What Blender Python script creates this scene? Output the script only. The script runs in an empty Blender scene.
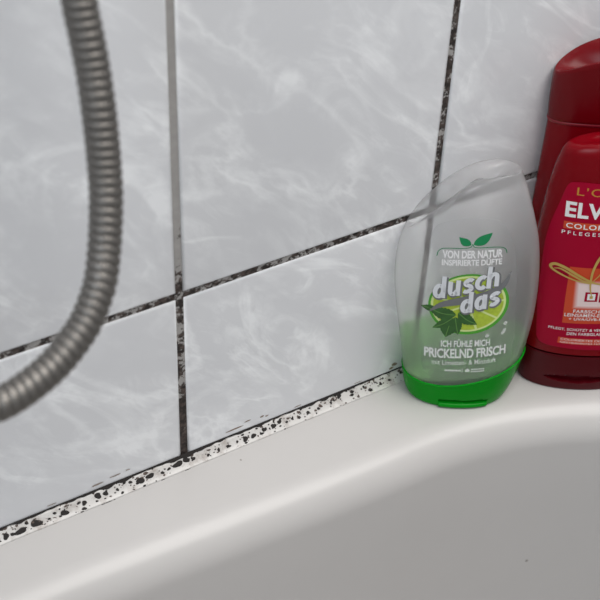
import bpy, bmesh, math, random
from mathutils import Vector, Matrix
from mathutils.bvhtree import BVHTree
from mathutils import noise as mnoise

sc = bpy.context.scene
C = sc.collection
random.seed(7)

# ------------------------------------------------------------------ camera
cam_d = bpy.data.cameras.new('camera')
cam = bpy.data.objects.new('camera', cam_d)
C.objects.link(cam)
sc.camera = cam
cam_d.sensor_width = 36.0
cam_d.lens = 1238.0 / 600.0 * 36.0
cam_d.clip_start = 0.01
cam.location = (-0.20761, -0.41580, 0.47566)
cam.rotation_euler = (0.903123, -0.0356238, -0.557892)
cam_d.dof.use_dof = True
cam_d.dof.focus_distance = 0.655
cam_d.dof.aperture_fstop = 13.0

# ------------------------------------------------------------------ world + lights
world = bpy.data.worlds.new('bathroom_ambient')
sc.world = world
world.use_nodes = True
bg = world.node_tree.nodes['Background']
bg.inputs['Color'].default_value = (0.93, 0.96, 1.0, 1)
bg.inputs['Strength'].default_value = 0.27


def area_light(name, loc, target, sx, sy, power, col):
    ld = bpy.data.lights.new(name, 'AREA')
    ld.shape = 'RECTANGLE'
    ld.size, ld.size_y = sx, sy
    ld.energy = power
    ld.color = col
    o = bpy.data.objects.new(name, ld)
    o.location = loc
    o.rotation_euler = (Vector(target) - Vector(loc)).to_track_quat('-Z', 'Y').to_euler()
    C.objects.link(o)
    return o


area_light('window_light', (-1.7, -1.2, 1.5), (0.0, 0, 0.1), 1.0, 1.2, 17, (0.84, 0.92, 1.0))
area_light('ceiling_light', (0.42, -0.75, 1.9), (0.15, -0.35, 0), 1.5, 1.3, 38, (1.0, 0.965, 0.93))

vs = sc.view_settings
vs.view_transform = 'Standard'
vs.look = 'None'
vs.gamma = 1.0
vs.use_curve_mapping = False
vs.exposure = 0.0
sc.cycles.max_bounces = 16
sc.cycles.transmission_bounces = 12
sc.cycles.transparent_max_bounces = 24
sc.cycles.use_denoising = True


# ------------------------------------------------------------------ material helpers
def new_mat(name):
    m = bpy.data.materials.new(name)
    m.use_nodes = True
    nt = m.node_tree
    b = nt.nodes['Principled BSDF']
    return m, nt, b


def principled(name, col, rough=0.4, metal=0.0, coat=0.0, bump=0.0, bscale=400, spec=0.5, var=0.0, vscale=60):
    """plain procedural surface: colour with a faint noise variation and optional fine relief"""
    m, nt, b = new_mat(name)
    b.inputs['Base Color'].default_value = (*col, 1)
    b.inputs['Roughness'].default_value = rough
    b.inputs['Metallic'].default_value = metal
    b.inputs['Coat Weight'].default_value = coat
    b.inputs['Coat Roughness'].default_value = 0.08
    b.inputs['Specular IOR Level'].default_value = spec
    tc = nt.nodes.new('ShaderNodeTexCoord')
    if var > 0:
        n = nt.nodes.new('ShaderNodeTexNoise')
        n.inputs['Scale'].default_value = vscale
        n.inputs['Detail'].default_value = 3
        nt.links.new(tc.outputs['Object'], n.inputs['Vector'])
        mx = nt.nodes.new('ShaderNodeMix')
        mx.data_type = 'RGBA'
        mx.inputs[6].default_value = (*[c * (1 - var) for c in col], 1)
        mx.inputs[7].default_value = (*[min(1, c * (1 + var)) for c in col], 1)
        nt.links.new(n.outputs['Fac'], mx.inputs[0])
        nt.links.new(mx.outputs[2], b.inputs['Base Color'])
    if bump > 0:
        n = nt.nodes.new('ShaderNodeTexNoise')
        n.inputs['Scale'].default_value = bscale
        nt.links.new(tc.outputs['Object'], n.inputs['Vector'])
        bp = nt.nodes.new('ShaderNodeBump')
        bp.inputs['Strength'].default_value = bump
        bp.inputs['Distance'].default_value = 0.001
        nt.links.new(n.outputs['Fac'], bp.inputs['Height'])
        nt.links.new(bp.outputs['Normal'], b.inputs['Normal'])
    return m


def math_node(nt, op, a, b=None, clamp=False):
    n = nt.nodes.new('ShaderNodeMath')
    n.operation = op
    n.use_clamp = clamp
    for i, v in enumerate((a, b)):
        if v is None:
            continue
        if isinstance(v, (int, float)):
            n.inputs[i].default_value = v
        else:
            nt.links.new(v, n.inputs[i])
    return n.outputs[0]


def ramp_node(nt, fac, stops, interp='LINEAR'):
    r = nt.nodes.new('ShaderNodeValToRGB')
    r.color_ramp.interpolation = interp
    els = r.color_ramp.elements
    while len(els) < len(stops):
        els.new(0.5)
    for e, (p, c) in zip(els, stops):
        e.position = p
        e.color = (c, c, c, 1) if isinstance(c, (int, float)) else (*c, 1)
    nt.links.new(fac, r.inputs['Fac'])
    return r.outputs['Color']


def noise_node(nt, vec, scale, detail=3, rough=0.5, dist=0.0):
    n = nt.nodes.new('ShaderNodeTexNoise')
    n.inputs['Scale'].default_value = scale
    n.inputs['Detail'].default_value = detail
    n.inputs['Roughness'].default_value = rough
    n.inputs['Distortion'].default_value = dist
    nt.links.new(vec, n.inputs['Vector'])
    return n.outputs['Fac']


def tile_material():
    """white-grey glazed tile with pale cloudy diagonal marbling, a different piece of it on each tile"""
    m, nt, b = new_mat('marbled_tile_glaze')
    tc = nt.nodes.new('ShaderNodeTexCoord')
    oi = nt.nodes.new('ShaderNodeObjectInfo')
    off = nt.nodes.new('ShaderNodeVectorMath')
    off.operation = 'SCALE'
    cmb = nt.nodes.new('ShaderNodeCombineXYZ')
    nt.links.new(oi.outputs['Random'], cmb.inputs[0])
    nt.links.new(oi.outputs['Random'], cmb.inputs[2])
    nt.links.new(cmb.outputs[0], off.inputs[0])
    off.inputs['Scale'].default_value = 7.3
    add = nt.nodes.new('ShaderNodeVectorMath')
    add.operation = 'ADD'
    nt.links.new(tc.outputs['Object'], add.inputs[0])
    nt.links.new(off.outputs[0], add.inputs[1])
    rotm = nt.nodes.new('ShaderNodeMapping')
    rotm.inputs['Rotation'].default_value = (0, math.radians(-42), 0)
    rotm.inputs['Scale'].default_value = (1, 1, 1)
    nt.links.new(add.outputs[0], rotm.inputs['Vector'])
    st = nt.nodes.new('ShaderNodeMapping')          # stretch along the vein direction
    st.inputs['Scale'].default_value = (0.55, 1, 1.15)
    nt.links.new(rotm.outputs[0], st.inputs['Vector'])
    v = st.outputs[0]
    clouds = noise_node(nt, v, 26, 4, 0.55, 0.6)
    wisps = noise_node(nt, v, 48, 6, 0.62, 1.4)
    fine = noise_node(nt, v, 150, 4, 0.6, 0.8)
    ridge = math_node(nt, 'ABSOLUTE', math_node(nt, 'SUBTRACT', noise_node(nt, v, 17, 5, 0.55, 0.9), 0.5))
    vein = ramp_node(nt, ridge, [(0.0, 1.0), (0.012, 0.75), (0.045, 0.0)])
    cl = ramp_node(nt, clouds, [(0.36, 0.0), (0.62, 1.0)])
    ws = ramp_node(nt, wisps, [(0.47, 0.0), (0.63, 1.0)])
    fn = ramp_node(nt, fine, [(0.35, 0.45), (0.65, 1.0)])
    a = math_node(nt, 'MULTIPLY', math_node(nt, 'MULTIPLY', vein, cl), 0.75)
    c2 = math_node(nt, 'MULTIPLY', math_node(nt, 'MULTIPLY', ws, cl), fn)
    tot = math_node(nt, 'ADD', math_node(nt, 'MULTIPLY', c2, 0.75), math_node(nt, 'ADD', a, math_node(nt, 'MULTIPLY', cl, 0.18)), clamp=True)
    mx = nt.nodes.new('ShaderNodeMix')
    mx.data_type = 'RGBA'
    mx.inputs[6].default_value = (0.695, 0.705, 0.726, 1)
    mx.inputs[7].default_value = (0.885, 0.90, 0.915, 1)
    nt.links.new(tot, mx.inputs[0])
    nt.links.new(mx.outputs[2], b.inputs['Base Color'])
    b.inputs['Roughness'].default_value = 0.22
    b.inputs['Specular IOR Level'].default_value = 0.45
    bp = nt.nodes.new('ShaderNodeBump')
    bp.inputs['Strength'].default_value = 0.12
    bp.inputs['Distance'].default_value = 0.0006
    nt.links.new(noise_node(nt, tc.outputs['Object'], 70, 2), bp.inputs['Height'])
    nt.links.new(bp.outputs['Normal'], b.inputs['Normal'])
    return m


def grout_material():
    """grey grout eaten by dark brown mould; mouldiest low down and in the level joint"""
    m, nt, b = new_mat('mouldy_grout')
    tc = nt.nodes.new('ShaderNodeTexCoord')
    sep = nt.nodes.new('ShaderNodeSeparateXYZ')
    nt.links.new(tc.outputs['Object'], sep.inputs[0])
    x, z = sep.outputs[0], sep.outputs[2]
    v = tc.outputs['Object']
    # how much mould the joint at x = 0 carries, by height (0..0.4 m)
    zz = math_node(nt, 'MULTIPLY', z, 2.5, clamp=True)
    j1 = ramp_node(nt, zz, [(0.0, 1.0), (0.085, 0.97), (0.13, 0.62), (0.25, 0.60), (0.29, 0.75), (0.33, 0.36), (0.42, 0.20), (0.6, 0.13)])
    near = math_node(nt, 'LESS_THAN', math_node(nt, 'ABSOLUTE', x), 0.0045)
    lowj = math_node(nt, 'GREATER_THAN', x, 0.09)
    rest = math_node(nt, 'ADD', 0.60, math_node(nt, 'MULTIPLY', lowj, 0.10))
    amt = math_node(nt, 'ADD', math_node(nt, 'MULTIPLY', near, j1),
                    math_node(nt, 'MULTIPLY', math_node(nt, 'SUBTRACT', 1.0, near), rest))
    big = noise_node(nt, v, 150, 2, 0.5, 0.3)
    sm = noise_node(nt, v, 620, 3, 0.6, 0.4)
    nn = math_node(nt, 'ADD', math_node(nt, 'MULTIPLY', big, 0.55), math_node(nt, 'MULTIPLY', sm, 0.45))
    u = nt.nodes.new('ShaderNodeMapRange')
    u.inputs['From Min'].default_value = 0.27
    u.inputs['From Max'].default_value = 0.67
    nt.links.new(nn, u.inputs['Value'])
    d = math_node(nt, 'SUBTRACT', amt, u.outputs[0])
    mask = nt.nodes.new('ShaderNodeMapRange')
    mask.inputs['From Min'].default_value = -0.03
    mask.inputs['From Max'].default_value = 0.07
    nt.links.new(d, mask.inputs['Value'])
    gr = nt.nodes.new('ShaderNodeMix')
    gr.data_type = 'RGBA'
    gr.inputs[6].default_value = (0.28, 0.27, 0.26, 1)
    gr.inputs[7].default_value = (0.40, 0.385, 0.37, 1)
    nt.links.new(noise_node(nt, v, 260, 3), gr.inputs[0])
    mo = nt.nodes.new('ShaderNodeMix')
    mo.data_type = 'RGBA'
    mo.inputs[6].default_value = (0.020, 0.015, 0.013, 1)
    mo.inputs[7].default_value = (0.095, 0.07, 0.06, 1)
    nt.links.new(ramp_node(nt, noise_node(nt, v, 420, 3), [(0.4, 0.0), (0.7, 1.0)]), mo.inputs[0])
    mx = nt.nodes.new('ShaderNodeMix')
    mx.data_type = 'RGBA'
    nt.links.new(mask.outputs[0], mx.inputs[0])
    nt.links.new(gr.outputs[2], mx.inputs[6])
    nt.links.new(mo.outputs[2], mx.inputs[7])
    nt.links.new(mx.outputs[2], b.inputs['Base Color'])
    b.inputs['Roughness'].default_value = 0.9
    bp = nt.nodes.new('ShaderNodeBump')
    bp.inputs['Strength'].default_value = 0.4
    bp.inputs['Distance'].default_value = 0.0006
    nt.links.new(sm, bp.inputs['Height'])
    nt.links.new(bp.outputs['Normal'], b.inputs['Normal'])
    return m


def frosted_material():
    """thin milky plastic: rough see-through shell with a little scattering and a soft gloss"""
    m = bpy.data.materials.new('frosted_clear_plastic')
    m.use_nodes = True
    nt = m.node_tree
    nt.nodes.clear()
    out = nt.nodes.new('ShaderNodeOutputMaterial')
    tr = nt.nodes.new('ShaderNodeBsdfTransparent')
    tr.inputs['Color'].default_value = (0.985, 0.985, 0.985, 1)
    rf = nt.nodes.new('ShaderNodeBsdfRefraction')
    rf.inputs['IOR'].default_value = 1.08
    rf.inputs['Roughness'].default_value = 0.42
    df = nt.nodes.new('ShaderNodeBsdfDiffuse')
    df.inputs['Color'].default_value = (0.82, 0.82, 0.83, 1)
    tl = nt.nodes.new('ShaderNodeBsdfTranslucent')
    tl.inputs['Color'].default_value = (0.84, 0.84, 0.85, 1)
    gl = nt.nodes.new('ShaderNodeBsdfGlossy')
    gl.inputs['Roughness'].default_value = 0.16
    gl.inputs['Color'].default_value = (1, 1, 1, 1)

    def mix(f, a, b_):
        n = nt.nodes.new('ShaderNodeMixShader')
        if isinstance(f, float):
            n.inputs[0].default_value = f
        else:
            nt.links.new(f, n.inputs[0])
        nt.links.new(a, n.inputs[1])
        nt.links.new(b_, n.inputs[2])
        return n.outputs[0]
    # milky speckle of droplets
    tc = nt.nodes.new('ShaderNodeTexCoord')
    vo = nt.nodes.new('ShaderNodeTexVoronoi')
    vo.inputs['Scale'].default_value = 420
    nt.links.new(tc.outputs['Object'], vo.inputs['Vector'])
    dots = ramp_node(nt, vo.outputs['Distance'], [(0.0, 0.10), (0.22, 0.0)])
    sca = math_node(nt, 'ADD', 0.20, dots)
    see = mix(0.62, tr.outputs[0], rf.outputs[0])
    sc2 = mix(0.5, df.outputs[0], tl.outputs[0])
    body = mix(sca, see, sc2)
    lw = nt.nodes.new('ShaderNodeFresnel')
    lw.inputs['IOR'].default_value = 1.45
    geo = nt.nodes.new('ShaderNodeNewGeometry')         # gloss on the outer face only
    fr = math_node(nt, 'MULTIPLY', math_node(nt, 'MULTIPLY', lw.outputs[0], 0.8), math_node(nt, 'SUBTRACT', 1.0, geo.outputs['Backfacing']))
    nt.links.new(mix(fr, body, gl.outputs[0]), out.inputs['Surface'])
    return m


def tinted_clear(name, col, rough, scatter, spec=0.5):
    """tinted translucent stuff: transparent tint mixed with coloured scattering"""
    m = bpy.data.materials.new(name)
    m.use_nodes = True
    nt = m.node_tree
    nt.nodes.clear()
    out = nt.nodes.new('ShaderNodeOutputMaterial')
    tr = nt.nodes.new('ShaderNodeBsdfTransparent')
    tr.inputs['Color'].default_value = (*col, 1)
    b = nt.nodes.new('ShaderNodeBsdfPrincipled')
    b.inputs['Base Color'].default_value = (*col, 1)
    b.inputs['Roughness'].default_value = rough
    b.inputs['Specular IOR Level'].default_value = spec
    mx = nt.nodes.new('ShaderNodeMixShader')
    mx.inputs[0].default_value = scatter
    nt.links.new(tr.outputs[0], mx.inputs[1])
    nt.links.new(b.outputs[0], mx.inputs[2])
    nt.links.new(mx.outputs[0], out.inputs['Surface'])
    return m


def enamel_material():
    m = principled('white_tub_enamel', (0.520, 0.505, 0.492), 0.28, spec=0.38, var=0.012, vscale=30)
    return m


def caulk_material():
    m, nt, b = new_mat('stained_white_silicone')
    tc = nt.nodes.new('ShaderNodeTexCoord')
    n1 = noise_node(nt, tc.outputs['Object'], 140, 4, 0.6)
    mx = nt.nodes.new('ShaderNodeMix')
    mx.data_type = 'RGBA'
    mx.inputs[6].default_value = (0.575, 0.56, 0.54, 1)
    mx.inputs[7].default_value = (0.36, 0.325, 0.30, 1)
    nt.links.new(ramp_node(nt, n1, [(0.50, 0.0), (0.72, 1.0)]), mx.inputs[0])
    sp = noise_node(nt, tc.outputs['Object'], 900, 3, 0.6)
    ms = ramp_node(nt, sp, [(0.63, 0.0), (0.68, 1.0)])
    m2 = nt.nodes.new('ShaderNodeMix')
    m2.data_type = 'RGBA'
    m2.inputs[7].default_value = (0.06, 0.045, 0.04, 1)
    nt.links.new(math_node(nt, 'MULTIPLY', ms, ramp_node(nt, n1, [(0.42, 0.0), (0.6, 1.0)])), m2.inputs[0])
    nt.links.new(mx.outputs[2], m2.inputs[6])
    nt.links.new(m2.outputs[2], b.inputs['Base Color'])
    b.inputs['Roughness'].default_value = 0.35
    return m


MT = {
    'tile': tile_material(),
    'grout': grout_material(),
    'enamel': enamel_material(),
    'caulk': caulk_material(),
    'mould': principled('black_mould', (0.016, 0.013, 0.012), 0.85, var=0.5, vscale=900),
    'brown_mould': principled('brown_mould', (0.085, 0.062, 0.052), 0.8, var=0.6, vscale=700),
    'chip': principled('worn_enamel_chip', (0.30, 0.28, 0.26), 0.6, var=0.1),
    'stain': principled('brown_mould_stain', (0.22, 0.165, 0.125), 0.7, var=0.3, vscale=900),
    'hose': principled('dull_wound_steel', (0.195, 0.185, 0.172), 0.48, metal=0.85, var=0.06, vscale=60),
    'hose_liner': principled('dark_hose_liner', (0.03, 0.028, 0.027), 0.6, var=0.1),
    'chrome': principled('chrome', (0.75, 0.75, 0.75), 0.12, metal=1.0, var=0.02),
    'floor': principled('grey_floor_tile', (0.30, 0.30, 0.30), 0.5, var=0.1, vscale=8),
    'frosted': frosted_material(),
    'gel': tinted_clear('pale_green_gel', (0.70, 0.93, 0.62), 0.3, 0.10),
    'film': tinted_clear('clear_label_film', (0.93, 0.93, 0.93), 0.35, 0.06, 0.3),
    'green_cap': principled('glossy_green_cap', (0.001, 0.235, 0.008), 0.25, var=0.04, spec=0.12),
    'white_ink': principled('white_ink', (0.80, 0.80, 0.80), 0.45, var=0.02),
    'silver_ink': principled('silver_ink', (0.66, 0.68, 0.71), 0.40, var=0.04, vscale=300),
    'grey_ink': principled('grey_ink', (0.16, 0.165, 0.17), 0.5, var=0.08),
    'leaf_ink': principled('leaf_green_ink', (0.005, 0.22, 0.075), 0.45, var=0.1),
    'mint_ink': principled('mint_green_ink', (0.030, 0.105, 0.022), 0.45, var=0.6, vscale=260),
    'mint_vein': principled('mint_vein_ink', (0.12, 0.27, 0.06), 0.45, var=0.2),
    'rind_ink': principled('lime_rind_ink', (0.075, 0.34, 0.03), 0.4, var=0.2, vscale=400),
    'pith_ink': principled('lime_pith_ink', (0.62, 0.74, 0.30), 0.4, var=0.1),
    'flesh_ink': principled('lime_flesh_ink', (0.40, 0.52, 0.045), 0.4, var=0.35, vscale=420),
    'drop_ink': tinted_clear('water_drop_ink', (0.9, 0.9, 0.9), 0.2, 0.5),
    'red_body': principled('crimson_pearl_plastic', (0.18, 0.0005, 0.0045), 0.24, var=0.05, spec=0.2),
    'red_panel': principled('bright_crimson_panel', (0.34, 0.002, 0.024), 0.36, var=0.05, spec=0.12),
    'red_cap': principled('dark_red_cap', (0.070, 0.001, 0.004), 0.30, var=0.08, spec=0.2),
    'red_top': principled('deep_red_flip_cap', (0.14, 0.001, 0.004), 0.26, var=0.06, spec=0.25),
    'red_seam': principled('red_seam', (0.20, 0.006, 0.015), 0.35, var=0.05),
    'gold_ink': principled('gold_ink', (0.55, 0.38, 0.10), 0.40, metal=0.2, var=0.12, vscale=300),
    'gold_text': principled('gold_letter_ink', (0.50, 0.23, 0.03), 0.4, var=0.05),
    'orange_ink': principled('orange_ink', (0.56, 0.055, 0.012), 0.42, var=0.06),
    'pale_ink': principled('pale_pink_ink', (0.80, 0.62, 0.60), 0.42, var=0.03),
    'pink_ink': principled('salmon_ink', (0.70, 0.22, 0.16), 0.42, var=0.05),
}


# ------------------------------------------------------------------ object helpers
def mesh_obj(name, verts, faces, mat, parent=None, smooth=True):
    me = bpy.data.meshes.new(name)
    me.from_pydata([tuple(v) for v in verts], [], faces)
    me.materials.append(MT[mat] if isinstance(mat, str) else mat)
    if smooth:
        me.polygons.foreach_set('use_smooth', [True] * len(me.polygons))
    me.update()
    o = bpy.data.objects.new(name, me)
    C.objects.link(o)
    if parent:
        o.parent = parent
    return o


def thing(name, label, cat, loc=(0, 0, 0), rz=0.0, group=None):
    o = bpy.data.objects.new(name, None)
    o.empty_display_size = 0.02
    C.objects.link(o)
    o.location = loc
    o.rotation_euler = (0, 0, rz)
    o['label'] = label
    o['category'] = cat
    if group:
        o['group'] = group
    return o


def structure(o, label=None):
    o['kind'] = 'structure'
    if label:
        o['label'] = label
    return o


def sharp(o, deg=35):
    try:
        o.data.set_sharp_from_angle(angle=math.radians(deg))
    except Exception:
        pass


# ------------------------------------------------------------------ tiled wall
PX, PZ = 0.15, 0.20          # tile pitch
JZ = 0.1114                  # height of the first level joint above the tub rim
JW = 0.0038                  # joint width
X_LO, X_HI = -8, 4           # joint columns
ROWS = 5

wx0, wx1 = X_LO * PX, X_HI * PX
wall = mesh_obj('wall_back',
                [(wx0, 0.0008, -0.56), (wx1, 0.0008, -0.56), (wx1, 0.0008, JZ + ROWS * PZ), (wx0, 0.0008, JZ + ROWS * PZ),
                 (wx0, 0.10, -0.56), (wx1, 0.10, -0.56), (wx1, 0.10, JZ + ROWS * PZ), (wx0, 0.10, JZ + ROWS * PZ)],
                [(0, 1, 2, 3), (5, 4, 7, 6), (4, 0, 3, 7), (1, 5, 6, 2), (3, 2, 6, 7), (4, 5, 1, 0)], 'grout', smooth=False)
structure(wall, 'tiled bathroom wall with mould-blackened grout joints')


def tile_mesh(name, w, h):
    prof = [(0.0, 0.0075), (0.0, 0.0011), (0.0003, 0.0005), (0.0009, 0.00012), (0.0019, 0.0)]
    verts, faces = [], []
    for ins, y in prof:
        a, b_ = w / 2 - ins, h / 2 - ins
        verts += [(-a, y, -b_), (a, y, -b_), (a, y, b_), (-a, y, b_)]
    for i in range(len(prof) - 1):
        for k in range(4):
            k2 = (k + 1) % 4
            faces.append((4 * i + k, 4 * i + k2, 4 * i + 4 + k2, 4 * i + 4 + k))
    n = 4 * (len(prof) - 1)
    faces.append((n, n + 1, n + 2, n + 3))
    me = bpy.data.meshes.new(name)
    me.from_pydata(verts, [], faces)
    me.materials.append(MT['tile'])
    me.polygons.foreach_set('use_smooth', [True] * len(me.polygons))
    me.update()
    return me


full = tile_mesh('tile', PX - JW, PZ - JW)
Z_CUT = 0.0038
cut = tile_mesh('tile_cut', PX - JW, JZ - JW / 2 - Z_CUT)
for r in range(-1, ROWS):
    for c in range(X_LO, X_HI):
        o = bpy.data.objects.new('tile', cut if r < 0 else full)
        C.objects.link(o)
        zc = (Z_CUT + JZ - JW / 2) / 2 if r < 0 else JZ + PZ * (r + 0.5)
        o.location = (PX * (c + 0.5) + random.uniform(-.00015, .00015), random.uniform(-.00012, .00012), zc)
        o.rotation_euler = (random.uniform(-.002, .002), 0, random.uniform(-.002, .002))
        o.parent = wall

floor = mesh_obj('floor', [(-1.6, -2.6, -0.56), (1.2, -2.6, -0.56), (1.2, 0.1, -0.56), (-1.6, 0.1, -0.56)], [(0, 1, 2, 3)], 'floor', smooth=False)
structure(floor, 'grey bathroom floor beneath the bathtub')

# ------------------------------------------------------------------ bathtub
R_END = 0.24                 # radius of the inner opening's end
X_END = 0.115                # where the straight side starts to turn
X_FAR = -0.95
Y_SIDE = -0.0415             # where the flat ledge starts to roll over
Y_MID = Y_SIDE - R_END
OUT = (-1.25, 0.415, -0.0006, 2 * Y_MID + 0.0006)     # outer rectangle x0 x1 y1 y0


def drift(x):
    t = min(1.0, max(0.0, (X_END - x) / 0.26))
    return 0.0105 * t * t * (3 - 2 * t)


def opening(d):
    """stadium-shaped loop inset by d from the start of the roll, counter-clockwise seen from above"""
    r = R_END - d
    pts = []
    ns, na = 40, 48
    for i in range(ns):                      # wall side, right to left
        t = i / ns
        x = X_END + (X_FAR - X_END) * t ** 1.7
        pts.append((x, Y_MID + r + drift(x)))
    for i in range(na):
        a = math.pi / 2 + math.pi * i / na
        pts.append((X_FAR + r * math.cos(a), Y_MID + r * math.sin(a) + drift(X_FAR) * max(0.0, math.sin(a))))
    for i in range(ns):
        t = i / ns
        pts.append((X_FAR + (X_END - X_FAR) * t, Y_MID - r))
    for i in range(na):
        a = -math.pi / 2 + math.pi * i / na
        pts.append((X_END + r * math.cos(a), Y_MID + r * math.sin(a)))
    return pts


def outer_loop():
    x0, x1, y1, y0 = OUT
    pts = []
    for (x, y) in opening(0):
        if X_FAR <= x <= X_END:
            pts.append((x, y1 if y > Y_MID else y0))
        else:
            cx = X_END if x > X_END else X_FAR
            dx, dy = x - cx, y - Y_MID
            ex = (x1 - cx) if dx > 0 else (x0 - cx)
            ey = (y1 - Y_MID) if dy > 0 else (y0 - Y_MID)
            k = min(ex / dx if abs(dx) > 1e-9 else 1e9, ey / dy if abs(dy) > 1e-9 else 1e9)
            pts.append((cx + dx * k, Y_MID + dy * k))
    return pts


def build_tub():
    t = thing('bathtub', 'white enamel bathtub with a rounded rim along the tiled wall', 'bathtub', (X_END, Y_MID, -0.56))
    ob = Vector((X_END, Y_MID, -0.56))
    loops = []
    out = outer_loop()
    base = opening(0)
    loops.append([(x, y, -0.03) for x, y in out])
    loops.append([(x, y, -0.003) for x, y in out])
    for f, z in ((0.004, -0.0006), (0.012, 0.0), (0.5, 0.0), (0.82, 0.0), (0.93, 0.0)):
        loops.append([(a[0] + (b_[0] - a[0]) * f, a[1] + (b_[1] - a[1]) * f, z) for a, b_ in zip(out, base)])
    # roll over the edge: quarter-ellipse, 20 mm in, 22 mm down, then the steep flank
    rw, rh = 0.020, 0.022
    slope = math.radians(86)
    for k in range(0, 15):
        a = slope * k / 14
        loops.append([(x, y, -rh * (1 - math.cos(a))) for x, y in opening(rw * math.sin(a))])
    d, z = rw * math.sin(slope), -rh * (1 - math.cos(slope))
    for k in range(1, 9):
        s = 0.30 * k / 8
        loops.append([(x, y, z - s) for x, y in opening(d + s * math.tan(math.radians(4)))])
    d2, z2 = d + 0.30 * math.tan(math.radians(4)), z - 0.30
    for k in range(1, 9):
        a = math.pi / 2 * k / 8
        loops.append([(x, y, z2 - 0.06 * math.sin(a)) for x, y in opening(d2 + 0.06 * (1 - math.cos(a)))])
    n = len(loops[0])
    verts = [Vector(p) - ob for l in loops for p in l]
    faces = []
    for i in range(len(loops) - 1):
        for k in range(n):
            k2 = (k + 1) % n
            faces.append((i * n + k, i * n + k2, (i + 1) * n + k2, (i + 1) * n + k))
    bi = (len(loops) - 1) * n
    faces.append(tuple(bi + k for k in range(n)))
    shell = mesh_obj('basin', verts, faces, 'enamel', t)
    bm = bmesh.new()
    bm.from_mesh(shell.data)
    bmesh.ops.recalc_face_normals(bm, faces=bm.faces)
    if sum(f.normal.z * f.calc_area() for f in bm.faces) < 0:
        bmesh.ops.reverse_faces(bm, faces=bm.faces)
    bm.to_mesh(shell.data)
    bm.free()
    sharp(shell, 50)
    # the panel that closes the tub's sides down to the floor
    x0, x1, y1, y0 = OUT
    x0 += .02; x1 -= .02; y1 -= .02; y0 += .02
    v = [(x0, y0), (x1, y0), (x1, y1), (x0, y1)]
    vv = [Vector((x, y, -0.56)) - ob for x, y in v] + [Vector((x, y, -0.02)) - ob for x, y in v]
    mesh_obj('apron', vv, [(0, 1, 5, 4), (1, 2, 6, 5), (2, 3, 7, 6), (3, 0, 4, 7)], 'enamel', t, smooth=False)
    return t


tub = build_tub()


def enamel_marks():
    sh = [c for c in tub.children if c.name.startswith('basin')][0]
    tree = BVHTree.FromPolygons([tuple(v.co) for v in sh.data.vertices], [tuple(p.vertices) for p in sh.data.polygons])
    for (x, y, z, r, asp, ang) in CHIPS:
        c = Vector((x, y, z)) - Vector(tub.location)
        h, n, i, d = tree.find_nearest(c)
        if n.dot(Vector((0, -0.3, 1))) < 0:
            n = -n
        e1 = n.orthogonal().normalized()
        e1 = (Matrix.Rotation(ang, 3, n) @ e1)
        e2 = n.cross(e1)
        vv = [h + n * 0.00012] + [h + n * 0.00006 + (e1 * asp * math.cos(a) + e2 * math.sin(a)) * r * random.uniform(.8, 1.2)
                                 for a in (2 * math.pi * k / 9 for k in range(9))]
        mesh_obj('enamel_chip', vv, [(0, 1 + k, 1 + (k + 1) % 9) for k in range(9)], 'chip', tub)


CHIPS = [(0.0261, -0.0139, 0.0, 0.0006, 1.2, 0.3), (0.1910, -0.0750, -0.1110, 0.0010, 1.0, 0.8)]
enamel_marks()

# ------------------------------------------------------------------ silicone bead between wall and tub, with its mould
CZ, CY = 0.0056, -0.0062     # top of the bead on the tile, front of the bead on the rim


def caulk_pt(x, s, lift=0.0):
    """surface of the bead at length x, s = 0 at the top edge to 1 at the front edge"""
    y0, z0, y1, z1 = -0.0003, CZ, CY, -0.00015
    wob = 0.0005 * mnoise.noise(Vector((x * 60, 3.1, 0))) * (1 - abs(2 * s - 1))
    y = y0 + (y1 - y0) * s
    z = z0 + (z1 - z0) * s - 0.0007 * 4 * s * (1 - s) + wob
    nrm = Vector((0, -(z0 - z1), -(y1 - y0))).normalized()
    return Vector((x, y, z)) + nrm * lift


def build_caulk():
    xs = [-1.2 + 1.6 * i / 400 for i in range(401)]
    ns = 7
    verts, faces = [], []
    for x in xs:
        e0 = 0.0004 * mnoise.noise(Vector((x * 45, 0, 0)))
        e1 = 0.0007 * mnoise.noise(Vector((x * 38, 9, 0)))
        for j in range(ns):
            p = caulk_pt(x, j / (ns - 1))
            if j == 0:
                p.z += e0
            if j == ns - 1:
                p.y += e1
            verts.append(p)
        verts.append(Vector((x, -0.0004, 0.0002)))
    m = ns + 1
    for i in range(len(xs) - 1):
        for j in range(m):
            j2 = (j + 1) % m
            faces.append((i * m + j, i * m + j2, (i + 1) * m + j2, (i + 1) * m + j))
    o = mesh_obj('trim_1', verts, faces, 'caulk')
    structure(o, 'white silicone bead with black mould spots between tiles and bathtub rim')
    return o


caulk = build_caulk()


def blob(verts, faces, x, s, r, asp=1.3, n=11, lift=0.00012, fn=caulk_pt, width=0.0083):
    """irregular slightly domed mould spot"""
    ph = random.uniform(0, 6.28)
    c = len(verts)
    verts.append(fn(x, s, lift + 0.00012))
    for k in range(n):
        a = 2 * math.pi * k / n
        rr = r * (1 + 0.16 * math.sin(2 * a + ph) + 0.10 * math.sin(3 * a + 2 * ph) + random.uniform(-.05, .05))
        verts.append(fn(x + asp * rr * math.cos(a), s + rr * math.sin(a) / width, lift))
    for k in range(n):
        faces.append((c, c + 1 + k, c + 1 + (k + 1) % n))


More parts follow.
